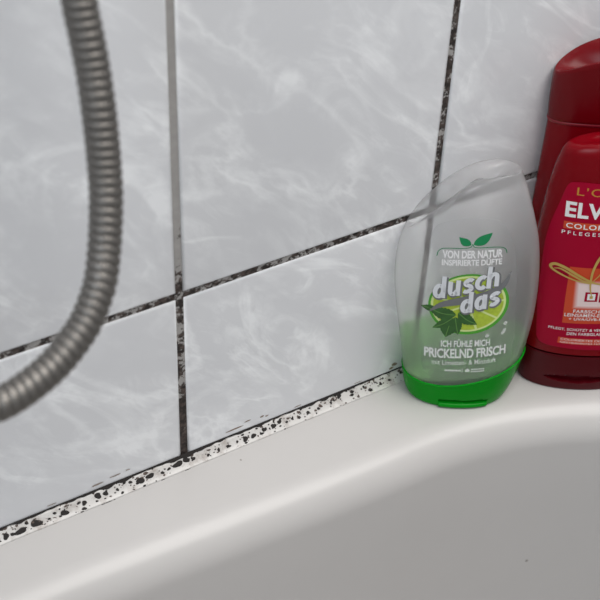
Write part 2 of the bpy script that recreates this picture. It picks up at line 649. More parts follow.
def build_mould():
    v, f = [], []
    # dark line along the top edge of the bead, of changing width, with gaps
    x = -0.45
    seg = []
    while x < 0.36:
        a = mnoise.noise(Vector((x * 42, 1.7, 0)))
        b_ = mnoise.noise(Vector((x * 210, 5.2, 0)))
        w = 0.0010 + 0.0010 * a + 0.0009 * b_
        if x > 0.10:
            w *= 0.9
        seg.append((x, w))
        x += 0.0008
    for (xa, wa), (xb, wb) in zip(seg[:-1], seg[1:]):
        if wa < 0.00022 or wb < 0.00022:
            continue
        c = len(v)
        for xx, ww in ((xa, wa), (xb, wb)):
            v.append(caulk_pt(xx, -0.03, 0.00035) + Vector((0, 0, 0.0003)))
            v.append(caulk_pt(xx, -0.03 + ww / 0.0083, 0.00035))
        f.append((c, c + 1, c + 3, c + 2))
    # the larger spots, seen one by one
    for (x, s, r) in BIG_SPOTS:
        blob(v, f, x, s, r * random.uniform(.65, 1.0), asp=random.uniform(.95, 1.9), n=14)
        for _ in range(random.randint(1, 4)):
            blob(v, f, x + random.gauss(0, 2.2 * r), min(.95, max(.08, s + random.gauss(0, .18))), r * random.uniform(.2, .45), n=8)
    # small spots, in clusters
    vb, fb = [], []
    for i in range(1250):
        x = random.uniform(-0.40, 0.34)
        den = 0.5 + 0.9 * mnoise.noise(Vector((x * 33, 8.8, 0)))
        if x > 0.08:
            den += 0.12
        if random.random() > den:
            continue
        s = min(0.97, max(0.06, random.betavariate(1.3, 2.9)))
        r = min(0.0011, 0.00022 * math.exp(abs(random.gauss(0, 0.62))))
        tgt = (v, f) if random.random() < .45 else (vb, fb)
        blob(*tgt, x, s, r, asp=random.uniform(1.0, 1.9), n=8)
    # broken dark line where the bead meets the rim
    for i in range(60):
        x = random.uniform(-0.4, 0.0)
        if mnoise.noise(Vector((x * 25, 2.2, 4))) > 0.05:
            blob(v, f, x, 0.96, 0.00028, asp=random.uniform(2, 6), n=8)
    o = mesh_obj('mould_spots', v, f, 'mould', caulk)
    o['kind'] = 'stuff'
    o['label'] = 'black mould spots and streaks'
    o3 = mesh_obj('mould_specks', vb, fb, 'brown_mould', caulk)
    o3['kind'] = 'stuff'
    o3['label'] = 'small brown mould specks'
    # brown smears on the tile just above the bead
    v2, f2 = [], []

    def on_tile(x, s, lift=0.0):
        return Vector((x, -0.0002 - lift, CZ + 0.0012 + (1 - s) * 0.006))
    for (x, s, r, asp) in SMEARS:
        blob(v2, f2, x, s, r, asp, 12, 0.00006, on_tile, 0.006)
    o2 = mesh_obj('mould_smears', v2, f2, 'stain', caulk)
    o2['kind'] = 'stuff'
    o2['label'] = 'brown smears on the tile above the bead'


BIG_SPOTS = []
SMEARS = []
# spots as (length along wall, position across the bead, radius)
for x, s, r in ((-.0935, .55, .0022), (-.0850, .45, .0019), (-.0700, .50, .0017), (-.0590, .42, .0014), (-.0512, .32, .0016),
                (-.0600, .75, .0010), (-.0470, .35, .0010), (-.0405, .40, .0009), (-.0275, .45, .0018), (-.0220, .40, .0014),
                (-.0150, .50, .0009), (-.0110, .42, .0009), (-.0055, .36, .0015), (-.0005, .30, .0019), (.0035, .40, .0013),
                (.0120, .55, .0009), (.0185, .50, .0010), (.0245, .50, .0011), (.0300, .45, .0010), (.0350, .50, .0015),
                (.0400, .50, .0014), (.0470, .38, .0017), (.0530, .40, .0013), (.0570, .30, .0012), (.0650, .42, .0010),
                (.0690, .50, .0009), (.0750, .45, .0010), (.0820, .45, .0009), (.0905, .40, .0012), (.0965, .20, .0015),
                (.1045, .45, .0011), (.1050, .25, .0010), (.1130, .25, .0009), (.1240, .50, .0010), (.1300, .45, .0006),
                (.1390, .30, .0010), (.1470, .20, .0011), (-.1010, .50, .0018), (-.1120, .45, .0016), (-.1300, .5, .0014),
                (.2000, .4, .0012), (.2150, .4, .0010)):
    BIG_SPOTS.append((x, s, r))
for x, s, r, asp in ((.030, .55, .0005, 11), (.038, .2, .0004, 5), (.047, .35, .0007, 1.5), (.050, .5, .0004, 3), (-.050, .6, .0004, 9),
                     (-.040, .4, .0004, 7), (-.033, .3, .0003, 5), (.135, .45, .0012, 1.6), (.133, .8, .0008, 2.2), (.110, .9, .0003, 8),
                     (-.075, .8, .0003, 8), (.070, .85, .0003, 8)):
    SMEARS.append((x, s, r, asp))
build_mould()


# ------------------------------------------------------------------ shower hose
def catmull(pts, n):
    out = []
    P = [Vector(p) for p in pts]
    for i in range(len(P) - 1):
        p0 = P[i - 1] if i > 0 else 2 * P[0] - P[1]
        p1, p2 = P[i], P[i + 1]
        p3 = P[i + 2] if i + 2 < len(P) else 2 * P[-1] - P[-2]
        for k in range(n):
            t = k / n
            out.append(0.5 * ((2 * p1) + (p2 - p0) * t + (2 * p0 - 5 * p1 + 4 * p2 - p3) * t * t + (3 * p1 - p0 - 3 * p2 + p3) * t ** 3))
    out.append(P[-1])
    return out


def resample(path, step):
    res = [path[0]]
    acc = 0.0
    for a, b_ in zip(path[:-1], path[1:]):
        L = (b_ - a).length
        while acc + L >= step and L > 0:
            t = (step - acc) / L
            a = a + (b_ - a) * t
            res.append(a.copy())
            L = (b_ - a).length
            acc = 0.0
        acc += L
    return res


def frames(path):
    T = []
    for i in range(len(path)):
        a, b_ = path[max(0, i - 1)], path[min(len(path) - 1, i + 1)]
        T.append((b_ - a).normalized())
    n = T[0].orthogonal().normalized()
    out = []
    for t in T:
        n = (n - t * n.dot(t)).normalized()
        out.append((n.copy(), t.cross(n)))
    return out


def tube(name, path, radius, seg, mat, parent):
    fr = frames(path)
    verts, faces = [], []
    for i, (p, (n, b_)) in enumerate(zip(path, fr)):
        for k in range(seg):
            a = 2 * math.pi * k / seg
            r = radius(i, a) if callable(radius) else radius
            verts.append(p + (n * math.cos(a) + b_ * math.sin(a)) * r)
    for i in range(len(path) - 1):
        for k in range(seg):
            k2 = (k + 1) % seg
            faces.append((i * seg + k, i * seg + k2, (i + 1) * seg + k2, (i + 1) * seg + k))
    return mesh_obj(name, verts, faces, mat, parent)


def build_hose(pts):
    base = Vector(pts[-1])
    t = thing('shower_hose', 'ribbed grey metal shower hose hanging in front of the tiles', 'hose', base)
    loc = [Vector(p) - base for p in pts]
    step = 0.00030
    path = resample(catmull(loc, 60), step)
    pitch = 0.00345
    per = pitch / step

    def rad(i, a):
        ph = (i / per + a / (2 * math.pi)) % 1.0          # one wound strip: the profile climbs with the angle
        d = abs(ph - 0.5) * 2                              # 0 mid-band, 1 at the groove
        return 0.0061 - 0.0010 * max(0.0, (d - 0.5) / 0.5) ** 2.0
    tube('wound_strip', path, rad, 28, 'hose', t)
    tube('inner_liner', path[::12], 0.0048, 16, 'hose_liner', t)
    # coupling nut at the lower end, out at the wall outlet
    end = path[-1]
    fr = (path[-1] - path[-12]).normalized()
    npth = [end + fr * q for q in (-0.012, -0.0118, -0.004, 0.006, 0.0062)]
    rr = [0.0058, 0.0080, 0.0090, 0.0090, 0.004]
    tube('coupling_nut', npth, lambda i, a: rr[i], 24, 'chrome', t)
    return end + base, fr


HOSE_PTS = [
    (-0.0620, -0.0440, 0.600), (-0.0635, -0.0450, 0.480), (-0.0633, -0.0500, 0.380), (-0.0631, -0.0555, 0.325),
    (-0.0631, -0.0595, 0.2995), (-0.0626, -0.0618, 0.2886), (-0.0622, -0.0643, 0.2772), (-0.0626, -0.0675, 0.2663),
    (-0.0631, -0.0700, 0.2549), (-0.0640, -0.0727, 0.2429), (-0.0659, -0.0765, 0.2320), (-0.0694, -0.0812, 0.2189),
    (-0.0744, -0.0871, 0.2078), (-0.0786, -0.0902, 0.2016), (-0.0839, -0.0933, 0.1959), (-0.0904, -0.0960, 0.1913),
    (-0.0984, -0.0987, 0.1870), (-0.1067, -0.1010, 0.1845), (-0.1158, -0.1031, 0.1829), (-0.1247, -0.1045, 0.1829),
    (-0.1400, -0.1035, 0.1840), (-0.1720, -0.0940, 0.1900), (-0.2090, -0.0700, 0.2000), (-0.2290, -0.0420, 0.2060),
    (-0.2360, -0.0070, 0.2080),
]
build_hose(HOSE_PTS)


# ------------------------------------------------------------------ bottle lofting
def interp_rows(rows, n):
    """Catmull-Rom through key rows of numbers"""
    out = []
    for i in range(len(rows) - 1):
        p0 = rows[i - 1] if i > 0 else [2 * a - b_ for a, b_ in zip(rows[0], rows[1])]
        p1, p2 = rows[i], rows[i + 1]
        p3 = rows[i + 2] if i + 2 < len(rows) else [2 * a - b_ for a, b_ in zip(rows[-1], rows[-2])]
        for k in range(n):
            t = k / n
            out.append([0.5 * (2 * b_ + (c - a) * t + (2 * a - 5 * b_ + 4 * c - d) * t * t + (3 * b_ - a - 3 * c + d) * t ** 3)
                        for a, b_, c, d in zip(p0, p1, p2, p3)])
    out.append(list(rows[-1]))
    return out


def ring(row, seg, inset=0.0, expo=2.3):
    """row = (uL, zL, uR, zR, depth, arch): superellipse ring whose plane leans from L to R"""
    uL, zL, uR, zR, d, arch = row
    uL, uR, d = uL + inset, uR - inset, d - inset
    mu, hu = (uL + uR) / 2, (uR - uL) / 2
    pts = []
    for k in range(seg):
        a = 2 * math.pi * k / seg
        c, s = math.cos(a), math.sin(a)
        uu = math.copysign(abs(c) ** (2 / expo), c)
        ww = math.copysign(abs(s) ** (2 / expo), s)
        z = (zL + zR) / 2 + (zR - zL) / 2 * uu + arch * (1 - uu * uu)
        pts.append(Vector((mu + hu * uu, d * ww, z)))
    return pts


def loft(rings, close_a=True, close_b=True, flip=False):
    seg = len(rings[0])
    verts = [p for r in rings for p in r]
    faces = []
    for i in range(len(rings) - 1):
        for k in range(seg):
            k2 = (k + 1) % seg
            q = (i * seg + k, i * seg + k2, (i + 1) * seg + k2, (i + 1) * seg + k)
            faces.append(q[::-1] if flip else q)
    for do, idx, order in ((close_a, 0, -1), (close_b, len(rings) - 1, 1)):
        if do:
            c = len(verts)
            verts.append(sum(rings[idx], Vector()) / seg)
            for k in range(seg):
                q = (idx * seg + k, idx * seg + (k + 1) % seg, c)
                if order < 0:
                    q = q[::-1]
                faces.append(q[::-1] if flip else q)
    return verts, faces


class Skin:
    """front surface of a bottle: print is laid on it along the surface"""
    def __init__(self, verts, faces):
        self.t = BVHTree.FromPolygons([tuple(v) for v in verts], faces)

    def at(self, u, z, lift):
        h, n, i, d = self.t.ray_cast(Vector((u, -0.2, z)), Vector((0, 1, 0)))
        if h is None:
            h, n, i, d = self.t.find_nearest(Vector((u, -0.02, z)))
        if n.y > 0:
            n = -n
        return h + n * lift


def flat_print(name, skin, polys, mat, parent, lift, label=None):
    """polys = list of (verts2d, faces)"""
    bm = bmesh.new()
    for pv, pf in polys:
        bv = [bm.verts.new((u, z, 0)) for u, z in pv]
        for q in pf:
            if len(set(q)) > 2:
                try:
                    bm.faces.new([bv[i] for i in q])
                except ValueError:
                    pass
    bmesh.ops.triangulate(bm, faces=bm.faces)
    for _ in range(6):                       # fine enough to follow the curved surface
        long = [e for e in bm.edges if e.calc_length() > 0.0013]
        if not long:
            break
        bmesh.ops.subdivide_edges(bm, edges=long, cuts=1, use_grid_fill=False)
        bmesh.ops.triangulate(bm, faces=[q for q in bm.faces if len(q.verts) > 3])
    bm.verts.index_update()
    v = [skin.at(q.co.x, q.co.y, lift) for q in bm.verts]
    f = [tuple(w.index for w in q.verts) for q in bm.faces]
    bm.free()
    o = mesh_obj(name, v, f, mat, parent)
    if label:
        o['label'] = label
    return o


def shape(outline, rings=6, centre=None):
    """filled outline as a polar grid, fine enough to bend over the surface"""
    n = len(outline)
    if centre is None:
        centre = (sum(p[0] for p in outline) / n, sum(p[1] for p in outline) / n)
    pv = [centre]
    for r in range(1, rings + 1):
        t = r / rings
        pv += [(centre[0] + (p[0] - centre[0]) * t, centre[1] + (p[1] - centre[1]) * t) for p in outline]
    pf = [(0, 1 + k, 1 + (k + 1) % n) for k in range(n)]
    for r in range(rings - 1):
        a, b_ = 1 + r * n, 1 + (r + 1) * n
        pf += [(a + k, b_ + k, b_ + (k + 1) % n, a + (k + 1) % n) for k in range(n)]
    return pv, pf


def stroke(pts, widths):
    """ribbon along 2D points"""
    pv, pf = [], []
    for i, p in enumerate(pts):
        a, b_ = pts[max(0, i - 1)], pts[min(len(pts) - 1, i + 1)]
        dx, dy = b_[0] - a[0], b_[1] - a[1]
        L = math.hypot(dx, dy) or 1
        w = widths(i / (len(pts) - 1)) if callable(widths) else widths
        pv += [(p[0] - dy / L * w / 2, p[1] + dx / L * w / 2), (p[0] + dy / L * w / 2, p[1] - dx / L * w / 2)]
    for i in range(len(pts) - 1):
        pf.append((2 * i, 2 * i + 1, 2 * i + 3, 2 * i + 2))
    return pv, pf


def curve2d(pts, n=14):
    return [(p.x, p.y) for p in catmull([(x, y, 0) for x, y in pts], n)]


def rect(u, z, w, h, rot=0.0, nx=8, ny=3, shear=0.0):
    ca, sa = math.cos(rot), math.sin(rot)
    pv, pf = [], []
    for j in range(ny + 1):
        for i in range(nx + 1):
            a, b_ = (i / nx - .5) * w, (j / ny - .5) * h
            a += shear * b_
            pv.append((u + a * ca - b_ * sa, z + a * sa + b_ * ca))
    m = nx + 1
    for j in range(ny):
        for i in range(nx):
            pf.append((j * m + i, j * m + i + 1, (j + 1) * m + i + 1, (j + 1) * m + i))
    return pv, pf


def text2d(s, u, z, w, h, rot=0.0, shear=0.0, bold=0.0, spacing=1.0, grow=0.0):
    """lettering from the built-in font, fitted to a w x h box centred at (u, z)"""
    cu = bpy.data.curves.new('lettering', 'FONT')
    cu.body = s
    cu.resolution_u = 4
    cu.offset = bold
    cu.space_character = spacing
    tmp = bpy.data.objects.new('lettering_tmp', cu)
    C.objects.link(tmp)
    dg = bpy.context.evaluated_depsgraph_get()
    me = bpy.data.meshes.new_from_object(tmp.evaluated_get(dg))
    vs_ = [(q.co.x, q.co.y) for q in me.vertices]
    fs = [tuple(p.vertices) for p in me.polygons]
    bpy.data.objects.remove(tmp)
    bpy.data.curves.remove(cu)
    bpy.data.meshes.remove(me)
    x0, x1 = min(p[0] for p in vs_), max(p[0] for p in vs_)
    y0, y1 = min(p[1] for p in vs_), max(p[1] for p in vs_)
    ca, sa = math.cos(rot), math.sin(rot)
    out = []
    for x, y in vs_:
        a = ((x - x0) / (x1 - x0) - .5) * (w + grow)
        b_ = ((y - y0) / (y1 - y0) - .5) * (h + grow)
        a += shear * b_
        out.append((u + a * ca - b_ * sa, z + a * sa + b_ * ca))
    return out, fs


# ------------------------------------------------------------------ shower gel bottle
SEG = 96


def notch(rings, zc, hz, uc, uw, depth, lens=False):
    """press a finger recess into the front of a cap"""
    for r in rings:
        for p in r:
            if p.y < -0.004 and abs(p.x - uc) < uw:
                h = hz * (1 - ((p.x - uc) / uw) ** 2) if lens else hz
                if abs(p.z - zc) < h:
                    p.y += depth


def build_gel_bottle():
    t = thing('shower_gel_bottle', 'frosted clear shower gel bottle with lime print standing on its green cap', 'bottle',
              (0.165, -0.026, 0.0), math.radians(-32))
    # body: rows of (uL, zL, uR, zR, depth, arch)
    rows = [(-.0345, .010, .0300, .024, .0180, 0),
            (-.0368, .027, .0318, .040, .0192, 0),
            (-.0400, .045, .0328, .060, .0194, 0),
            (-.0430, .062, .0318, .082, .0186, .001),
            (-.0450, .079, .0285, .104, .0168, .003),
            (-.0452, .093, .0235, .121, .0148, .006),
            (-.0440, .103, .0182, .1360, .0128, .009),
            (-.0425, .109, .0138, .1460, .0112, .0110)]
    rr = interp_rows(rows, 7)
    top = [(-.0420, .1102, .0134, .1470, .0108, .0113), (-.0412, .1108, .0127, .1472, .0101, .0115), (-.037, .1130, .0100, .1455, .0080, .0118),
           (-.022, .1205, .0, .1385, .0035, .0120)]
    v, f = loft([ring(r, SEG) for r in rr + top], close_a=True)
    skin = Skin(v, f)
    body = mesh_obj('body', v, f, 'frosted', t)
    sharp(body, 50)
    # green cap the bottle stands on
    crow = [(-.0302, .0000, .0218, .0000, .0172, 0), (-.0322, .0012, .0240, .0016, .0187, 0),
            (-.0342, .0070, .0276, .0110, .0194, -.001), (-.0359, .0165, .0319, .0325, .0199, -.0060)]
    cr = interp_rows(crow, 14)
    crings = [ring(r, 160) for r in cr]
    notch(crings, 0.0052, 0.0010, -0.0015, 0.0130, 0.0030)
    lip = [ring((-.0353, .0170, .0313, .0330, .0193, -.0060), 160), ring((-.0345, .0155, .0305, .0315, .0185, -.0060), 160)]
    cv, cf = loft(crings + lip, close_b=False)
    cap = mesh_obj('cap', cv, cf, 'green_cap', t)
    cap['label'] = 'green flip cap'
    sharp(cap, 40)
    # thumb lip of the flip lid
    lv, lf = [], []
    nn = 24
    for i in range(nn + 1):
        u = -0.0015 + (i / nn - .5) * 0.0275
        y = -0.0187 * (1 - abs((u + .0042) / .0282) ** 2.3) ** (1 / 2.3)
        for yy, zz in ((y + .001, .0008), (y - .0010, .0010), (y - .0013, .0022), (y - .0010, .0034), (y + .001, .0036)):
            lv.append(Vector((u, yy, zz)))
    for i in range(nn):
        for j in range(4):
            lf.append((i * 5 + j, (i + 1) * 5 + j, (i + 1) * 5 + j + 1, i * 5 + j + 1))
    lf += [(0, 1, 2, 3, 4), tuple(nn * 5 + j for j in (4, 3, 2, 1, 0))]
    mesh_obj('thumb_lip', lv, lf, 'green_cap', cap)
    # what is left of the gel
    grow = [(-.0330, .0135, .0285, .0262, .0165, 0), (-.0350, .026, .0300, .0350, .0180, 0), (-.0372, .040, .0306, .0420, .0182, 0)]
    gr = [ring(r, 64) for r in interp_rows(grow, 4)]
    gv, gf = loft(gr)
    gel = mesh_obj('gel_remnant', gv, gf, 'gel', t)
    gel['label'] = 'pale green gel left in the bottle'
    sharp(gel, 40)

    # ---------------- print
    T = math.radians(4.0)
    cT, sT = math.cos(T), math.sin(T)
    OX, OZ = -0.0045, 0.038

    def L(a, b_):
        """label coordinates (right, up) in mm from the foot of the label -> bottle (u, z)"""
        a, b_ = a / 1000, b_ / 1000
        return (OX + a * cT - b_ * sT, OZ + a * sT + b_ * cT)

    def txt(s, a, b_, w, h, rot=0.0, **k):
        u, z = L(a, b_)
        return text2d(s, u, z, w / 1000, h / 1000, T + math.radians(rot), **k)

    def poly(pts, rings=4):
        return shape([L(*p) for p in pts], rings)

    def strk(pts, w):
        return stroke([L(*p) for p in curve2d(pts)], (lambda q: w(q) / 1000) if callable(w) else w / 1000)
    GB_PRINT(t, skin, L, txt, poly, strk, T)
    return t, skin


def ellipse(cx, cy, a, b_, rot=0.0, n=48):
    r = math.radians(rot)
    return [(cx + a * math.cos(q) * math.cos(r) - b_ * math.sin(q) * math.sin(r),
             cy + a * math.cos(q) * math.sin(r) + b_ * math.sin(q) * math.cos(r)) for q in (2 * math.pi * k / n for k in range(n))]


def leaf(cx, cy, ang, length, width, n=14, bend=0.0, teeth=0.0):
    """pointed leaf outline from its foot at (cx, cy)"""
    r = math.radians(ang)
    up, dn = [], []
    for i in range(n + 1):
        t = i / n
        w = width / 2 * math.sin(math.pi * t ** 0.8) * (1 + teeth * (1 if i % 2 else -1))
        x, y = length * t, bend * math.sin(math.pi * t)
        up.append((x, y + w))
        dn.append((x, y - w))
    pts = up + dn[-2:0:-1]
    return [(cx + x * math.cos(r) - y * math.sin(r), cy + x * math.sin(r) + y * math.cos(r)) for x, y in pts]


GLYPH = {   # heavy rounded letters as stroke paths: x-height 1
    'd': (0.98, [[(.42 + .27 * math.cos(q * .3142), .5 + .36 * math.sin(q * .3142)) for q in range(21)], [(.70, 0), (.70, .5), (.70, 1), (.70, 1.42)]]),
    'a': (0.98, [[(.42 + .27 * math.cos(q * .3142), .5 + .36 * math.sin(q * .3142)) for q in range(21)], [(.70, 0), (.70, .5), (.70, 1)]]),
    'u': (0.98, [[(.17, 1), (.17, .6), (.19, .32), (.32, .16), (.50, .18), (.65, .35)], [(.70, 0), (.70, .5), (.70, 1)]]),
    's': (0.84, [[(.70, .76), (.58, .85), (.40, .86), (.22, .76), (.24, .62), (.42, .52), (.58, .42), (.62, .27), (.46, .15), (.28, .14), (.12, .22)]]),
    'c': (0.80, [[(.72, .74), (.58, .85), (.38, .83), (.22, .68), (.17, .5), (.22, .30), (.38, .17), (.56, .15), (.70, .24)]]),
    'h': (0.95, [[(.17, 0), (.17, .5), (.17, 1), (.17, 1.42)], [(.19, .62), (.30, .80), (.50, .85), (.66, .74), (.70, .5), (.70, 0)]]),
}


def bold_word(word, w, h):
    """stroke paths of a word, w wide with x-height h, centred on its middle"""
    tot = sum(GLYPH[c][0] for c in word)
    x0, out = 0.0, []
    for c in word:
        adv, paths = GLYPH[c]
        for p in paths:
            out.append([((x0 + x - tot / 2) / tot * w, (y - .6) * h) for x, y in (curve2d(p, 4) if len(p) > 4 else p)])
        x0 += adv
    return out


def GB_PRINT(t, skin, L, txt, poly, strk, T):
    fl = 0.00005
    film = [(-19.5, -15), (0, -16), (21, -15), (25, -10), (26, 10), (25.5, 40), (23.5, 66), (18.5, 80), (14, 85.5), (0, 88), (-14, 85), (-19.5, 79), (-23.5, 60), (-25.5, 40), (-24, 10), (-22.5, -10)]
    flat_print('label_film', skin, [shape([L(*p) for p in curve2d(film + film[:1], 5)[:-1]], 9)], 'film', t, fl)
    # twin leaves over the claim
    flat_print('leaf_emblem', skin, [poly(leaf(1.4, 72.6, 35, 11.6, 5.4, bend=-0.6)), poly(leaf(0.2, 72.4, 143, 7.8, 4.4, bend=0.5))], 'leaf_ink', t, 3 * fl)
    flat_print('leaf_stem_line', skin, [strk([(0.9, 73), (0, 71.3), (-3, 70.6), (-9, 70.6), (-14, 70.2), (-16.3, 68.4), (-17, 65.6)], 0.42),
                                        strk([(0.9, 73), (2, 71.3), (5, 70.8), (10, 70.9), (15.6, 70.4), (18.0, 69), (18.8, 66.6)], 0.42)], 'leaf_ink', t, 3 * fl)
    flat_print('lettering', skin, [txt('VON DER NATUR', 1.2, 67.0, 30.8, 4.7, bold=.034)], 'white_ink', t, 4 * fl)
    flat_print('lettering', skin, [txt('INSPIRIERTE DÜFTE', 1.0, 62.5, 30.8, 4.3, bold=.030)], 'white_ink', t, 4 * fl)
    # lime slice
    cx, cy, r, asp, tilt = 0.5, 36.0, 21.2, 0.91, 5
    flat_print('lime_print', skin, [poly(ellipse(cx, cy, r, r * asp, tilt), 9)], 'rind_ink', t, 2 * fl)
    flat_print('lime_print', skin, [poly(ellipse(cx - .2, cy + .4, r * .93, r * asp * .92, tilt), 9)], 'pith_ink', t, 3 * fl)
    seg = []
    for k in range(9):
        a0, a1 = math.radians(40 * k + 2), math.radians(40 * k + 38)
        pts = []
        for q in range(9):
            a = a0 + (a1 - a0) * q / 8
            pts.append((r * .87 * math.cos(a), r * .78 * math.sin(a)))
        am = (a0 + a1) / 2
        pts.append((r * .08 * math.cos(am), r * .07 * math.sin(am)))
        rr = math.radians(tilt)
        pts = [(cx - .2 + x * math.cos(rr) - y * math.sin(rr), cy + .4 + x * math.sin(rr) + y * math.cos(rr)) for x, y in pts]
        seg.append(poly(pts, 4))
    flat_print('lime_print', skin, seg, 'flesh_ink', t, 4 * fl)
    # mint sprig
    LV = [(-16, 32.5, 170, 8.5, 4.2, 0), (-8.5, 27, 258, 12.5, 9.5, 0), (-6.5, 28.5, 279, 12, 6.0, 0), (-7.5, 28, 215, 13, 5.6, 0.6),
          (-6.0, 29.8, 166, 15, 7.6, 1), (-5, 31.5, 322, 13, 6.8, -.8)]
    for i, (a, b_, ang, ln, w, bd) in enumerate(LV):
        o = flat_print('mint_leaf_print', skin, [poly(leaf(a, b_, ang, ln, w, 16, bd, 0.07))], 'mint_ink', t, (5 + i) * fl)
        rr = math.radians(ang)
        flat_print('leaf_vein_print', skin, [strk([(a, b_), (a + ln * .5 * math.cos(rr) - bd * math.sin(rr), b_ + ln * .5 * math.sin(rr) + bd * math.cos(rr)),
                                                   (a + ln * .95 * math.cos(rr), b_ + ln * .95 * math.sin(rr))], 0.42)], 'mint_vein', o, (5.5 + i) * fl)
    # swoosh and name
    sw = curve2d([(-19.8, 31.6), (-14, 36.2), (-5, 38.8), (5, 41.0), (13, 44.2), (18.6, 48.8), (21.6, 55.5)], 10)
    flat_print('swoosh_print', skin, [stroke([L(*p) for p in sw], lambda q: (0.4 + 4.6 * math.sin(math.pi * min(1, q * 1.02)) ** .8) / 1000)], 'grey_ink', t, 13 * fl)
    for s, a, b_, w, h, rot in (('dusch', -1.1, 49.3, 35.6, 9.0, 14.0), ('das', 6.4, 38.7, 21.6, 8.8, 15.0)):
        for nm, mat, ex, da, db, lf in (('name_shadow', 'grey_ink', 1.3, .4, -.5, 14), ('name_lettering', 'silver_ink', 0.0, 0, 0, 15)):
            pol = []
            for path in bold_word(s, w, h):
                r_ = math.radians(rot)
                pts = []
                for x, y in path:
                    x += .30 * y
                    pts.append(L(a + da + x * math.cos(r_) - y * math.sin(r_), b_ + db + x * math.sin(r_) + y * math.cos(r_)))
                pol.append(stroke(pts, (2.35 + ex) / 1000))
            flat_print(nm, skin, pol, mat, t, lf * fl)
    # drops
    for a, b_, w, h in ((19.9, 17.0, 1.0, 2.3), (20.6, 22.5, 1.0, 1.3), (11.2, 15.2, 1.2, 1.2)):
        flat_print('drop_print', skin, [poly(ellipse(a, b_, w, h, -25, 16), 3)], 'drop_ink', t, 4 * fl)
    flat_print('lettering', skin, [txt('ICH FÜHLE MICH', -0.2, 10.8, 26.2, 5.6, 1.0, bold=.024)], 'white_ink', t, 4 * fl)
    flat_print('lettering', skin, [txt('PRICKELND FRISCH', 0.0, 3.5, 43.8, 6.9, 1.7, bold=.028, spacing=.97)], 'white_ink', t, 4 * fl)
    flat_print('lettering', skin, [txt('mit Limetten- & Minzduft', -0.3, -3.2, 34.6, 3.5, 1.5, bold=.004, spacing=1.05)], 'white_ink', t, 4 * fl)
    # tiny seal line: two illegible blocks with a bar and a little house mark between
    sm = []
    random.seed(3)
    a = -10.6
    while a < -2.2:
        w = random.uniform(.7, 1.2)
        sm.append(poly([(a, -9.9), (a + w * .8, -9.9), (a + w * .8, -8.6), (a, -8.6)], 1))
        a += w
    sm.append(poly([(-1.2, -10.9), (-.9, -10.9), (-.9, -7.8), (-1.2, -7.8)], 1))
    sm.append(poly([(.6, -10.4), (3.0, -10.4), (3.0, -8.9), (1.8, -7.8), (.6, -8.9)], 1))
    for zz in (-8.6, -10.3):
        a = 3.8
        while a < 10.4:
            w = random.uniform(.7, 1.3)
            sm.append(poly([(a, zz - .45), (a + w * .8, zz - .45), (a + w * .8, zz + .45), (a, zz + .45)], 1))
            a += w
    flat_print('seal_print', skin, sm, 'white_ink', t, 4 * fl)


gel_bottle, gel_skin = build_gel_bottle()


# ------------------------------------------------------------------ red hair care bottles
def red_rows(keys):
    return [(-hw, z, hw, z, d, ar) for z, hw, d, ar in keys]


def build_conditioner():
    t = thing('conditioner_bottle', 'crimson conditioner bottle with printed front panel standing on its dark red cap', 'bottle',
              (0.228, -0.0488, 0.0), math.radians(-34))
    keys = [(.0262, .0328, .0150, 0), (.045, .0338, .0152, 0), (.070, .0346, .0152, 0), (.095, .0348, .0148, 0), (.120, .0340, .0139, .0005),
            (.139, .0322, .0124, .001), (.1505, .0298, .0106, .002)]
    rr = interp_rows(red_rows(keys), 7)
    top = red_rows([(.1528, .0286, .0098, .0022), (.1545, .0270, .0088, .0025), (.1555, .024, .0075, .003), (.1561, .015, .0045, .0034)])
    v, f = loft([ring(r, SEG, expo=2.2) for r in rr + top], close_a=True)
    skin = Skin(v, f)
    body = mesh_obj('body', v, f, 'red_body', t)
    sharp(body, 60)
    ck = [(.0000, .0300, .0142, 0), (.0014, .0314, .0150, 0), (.010, .0324, .0154, 0), (.0250, .0332, .0156, 0)]
    cr = [ring(r, 160, expo=2.2) for r in interp_rows(red_rows(ck), 16)]
    notch(cr, 0.0085, 0.0026, 0.0, 0.019, 0.0030, True)
    cr += [ring(r, 160, expo=2.2) for r in red_rows([(.0254, .0330, .0154, 0), (.0252, .0325, .0150, 0)])]
    cv, cf = loft(cr, close_b=False)
    cap = mesh_obj('cap', cv, cf, 'red_cap', t)
    cap['label'] = 'dark red translucent cap'
    sharp(cap, 40)

    def S(pts, rings=6):
        return shape([(a / 1000, b_ / 1000) for a, b_ in pts], rings)

    def tx(s, a, b_, w, h, **k):
        return text2d(s, a / 1000, b_ / 1000, w / 1000, h / 1000, **k)
    RB_PRINT(t, skin, S, tx)
    return t, skin


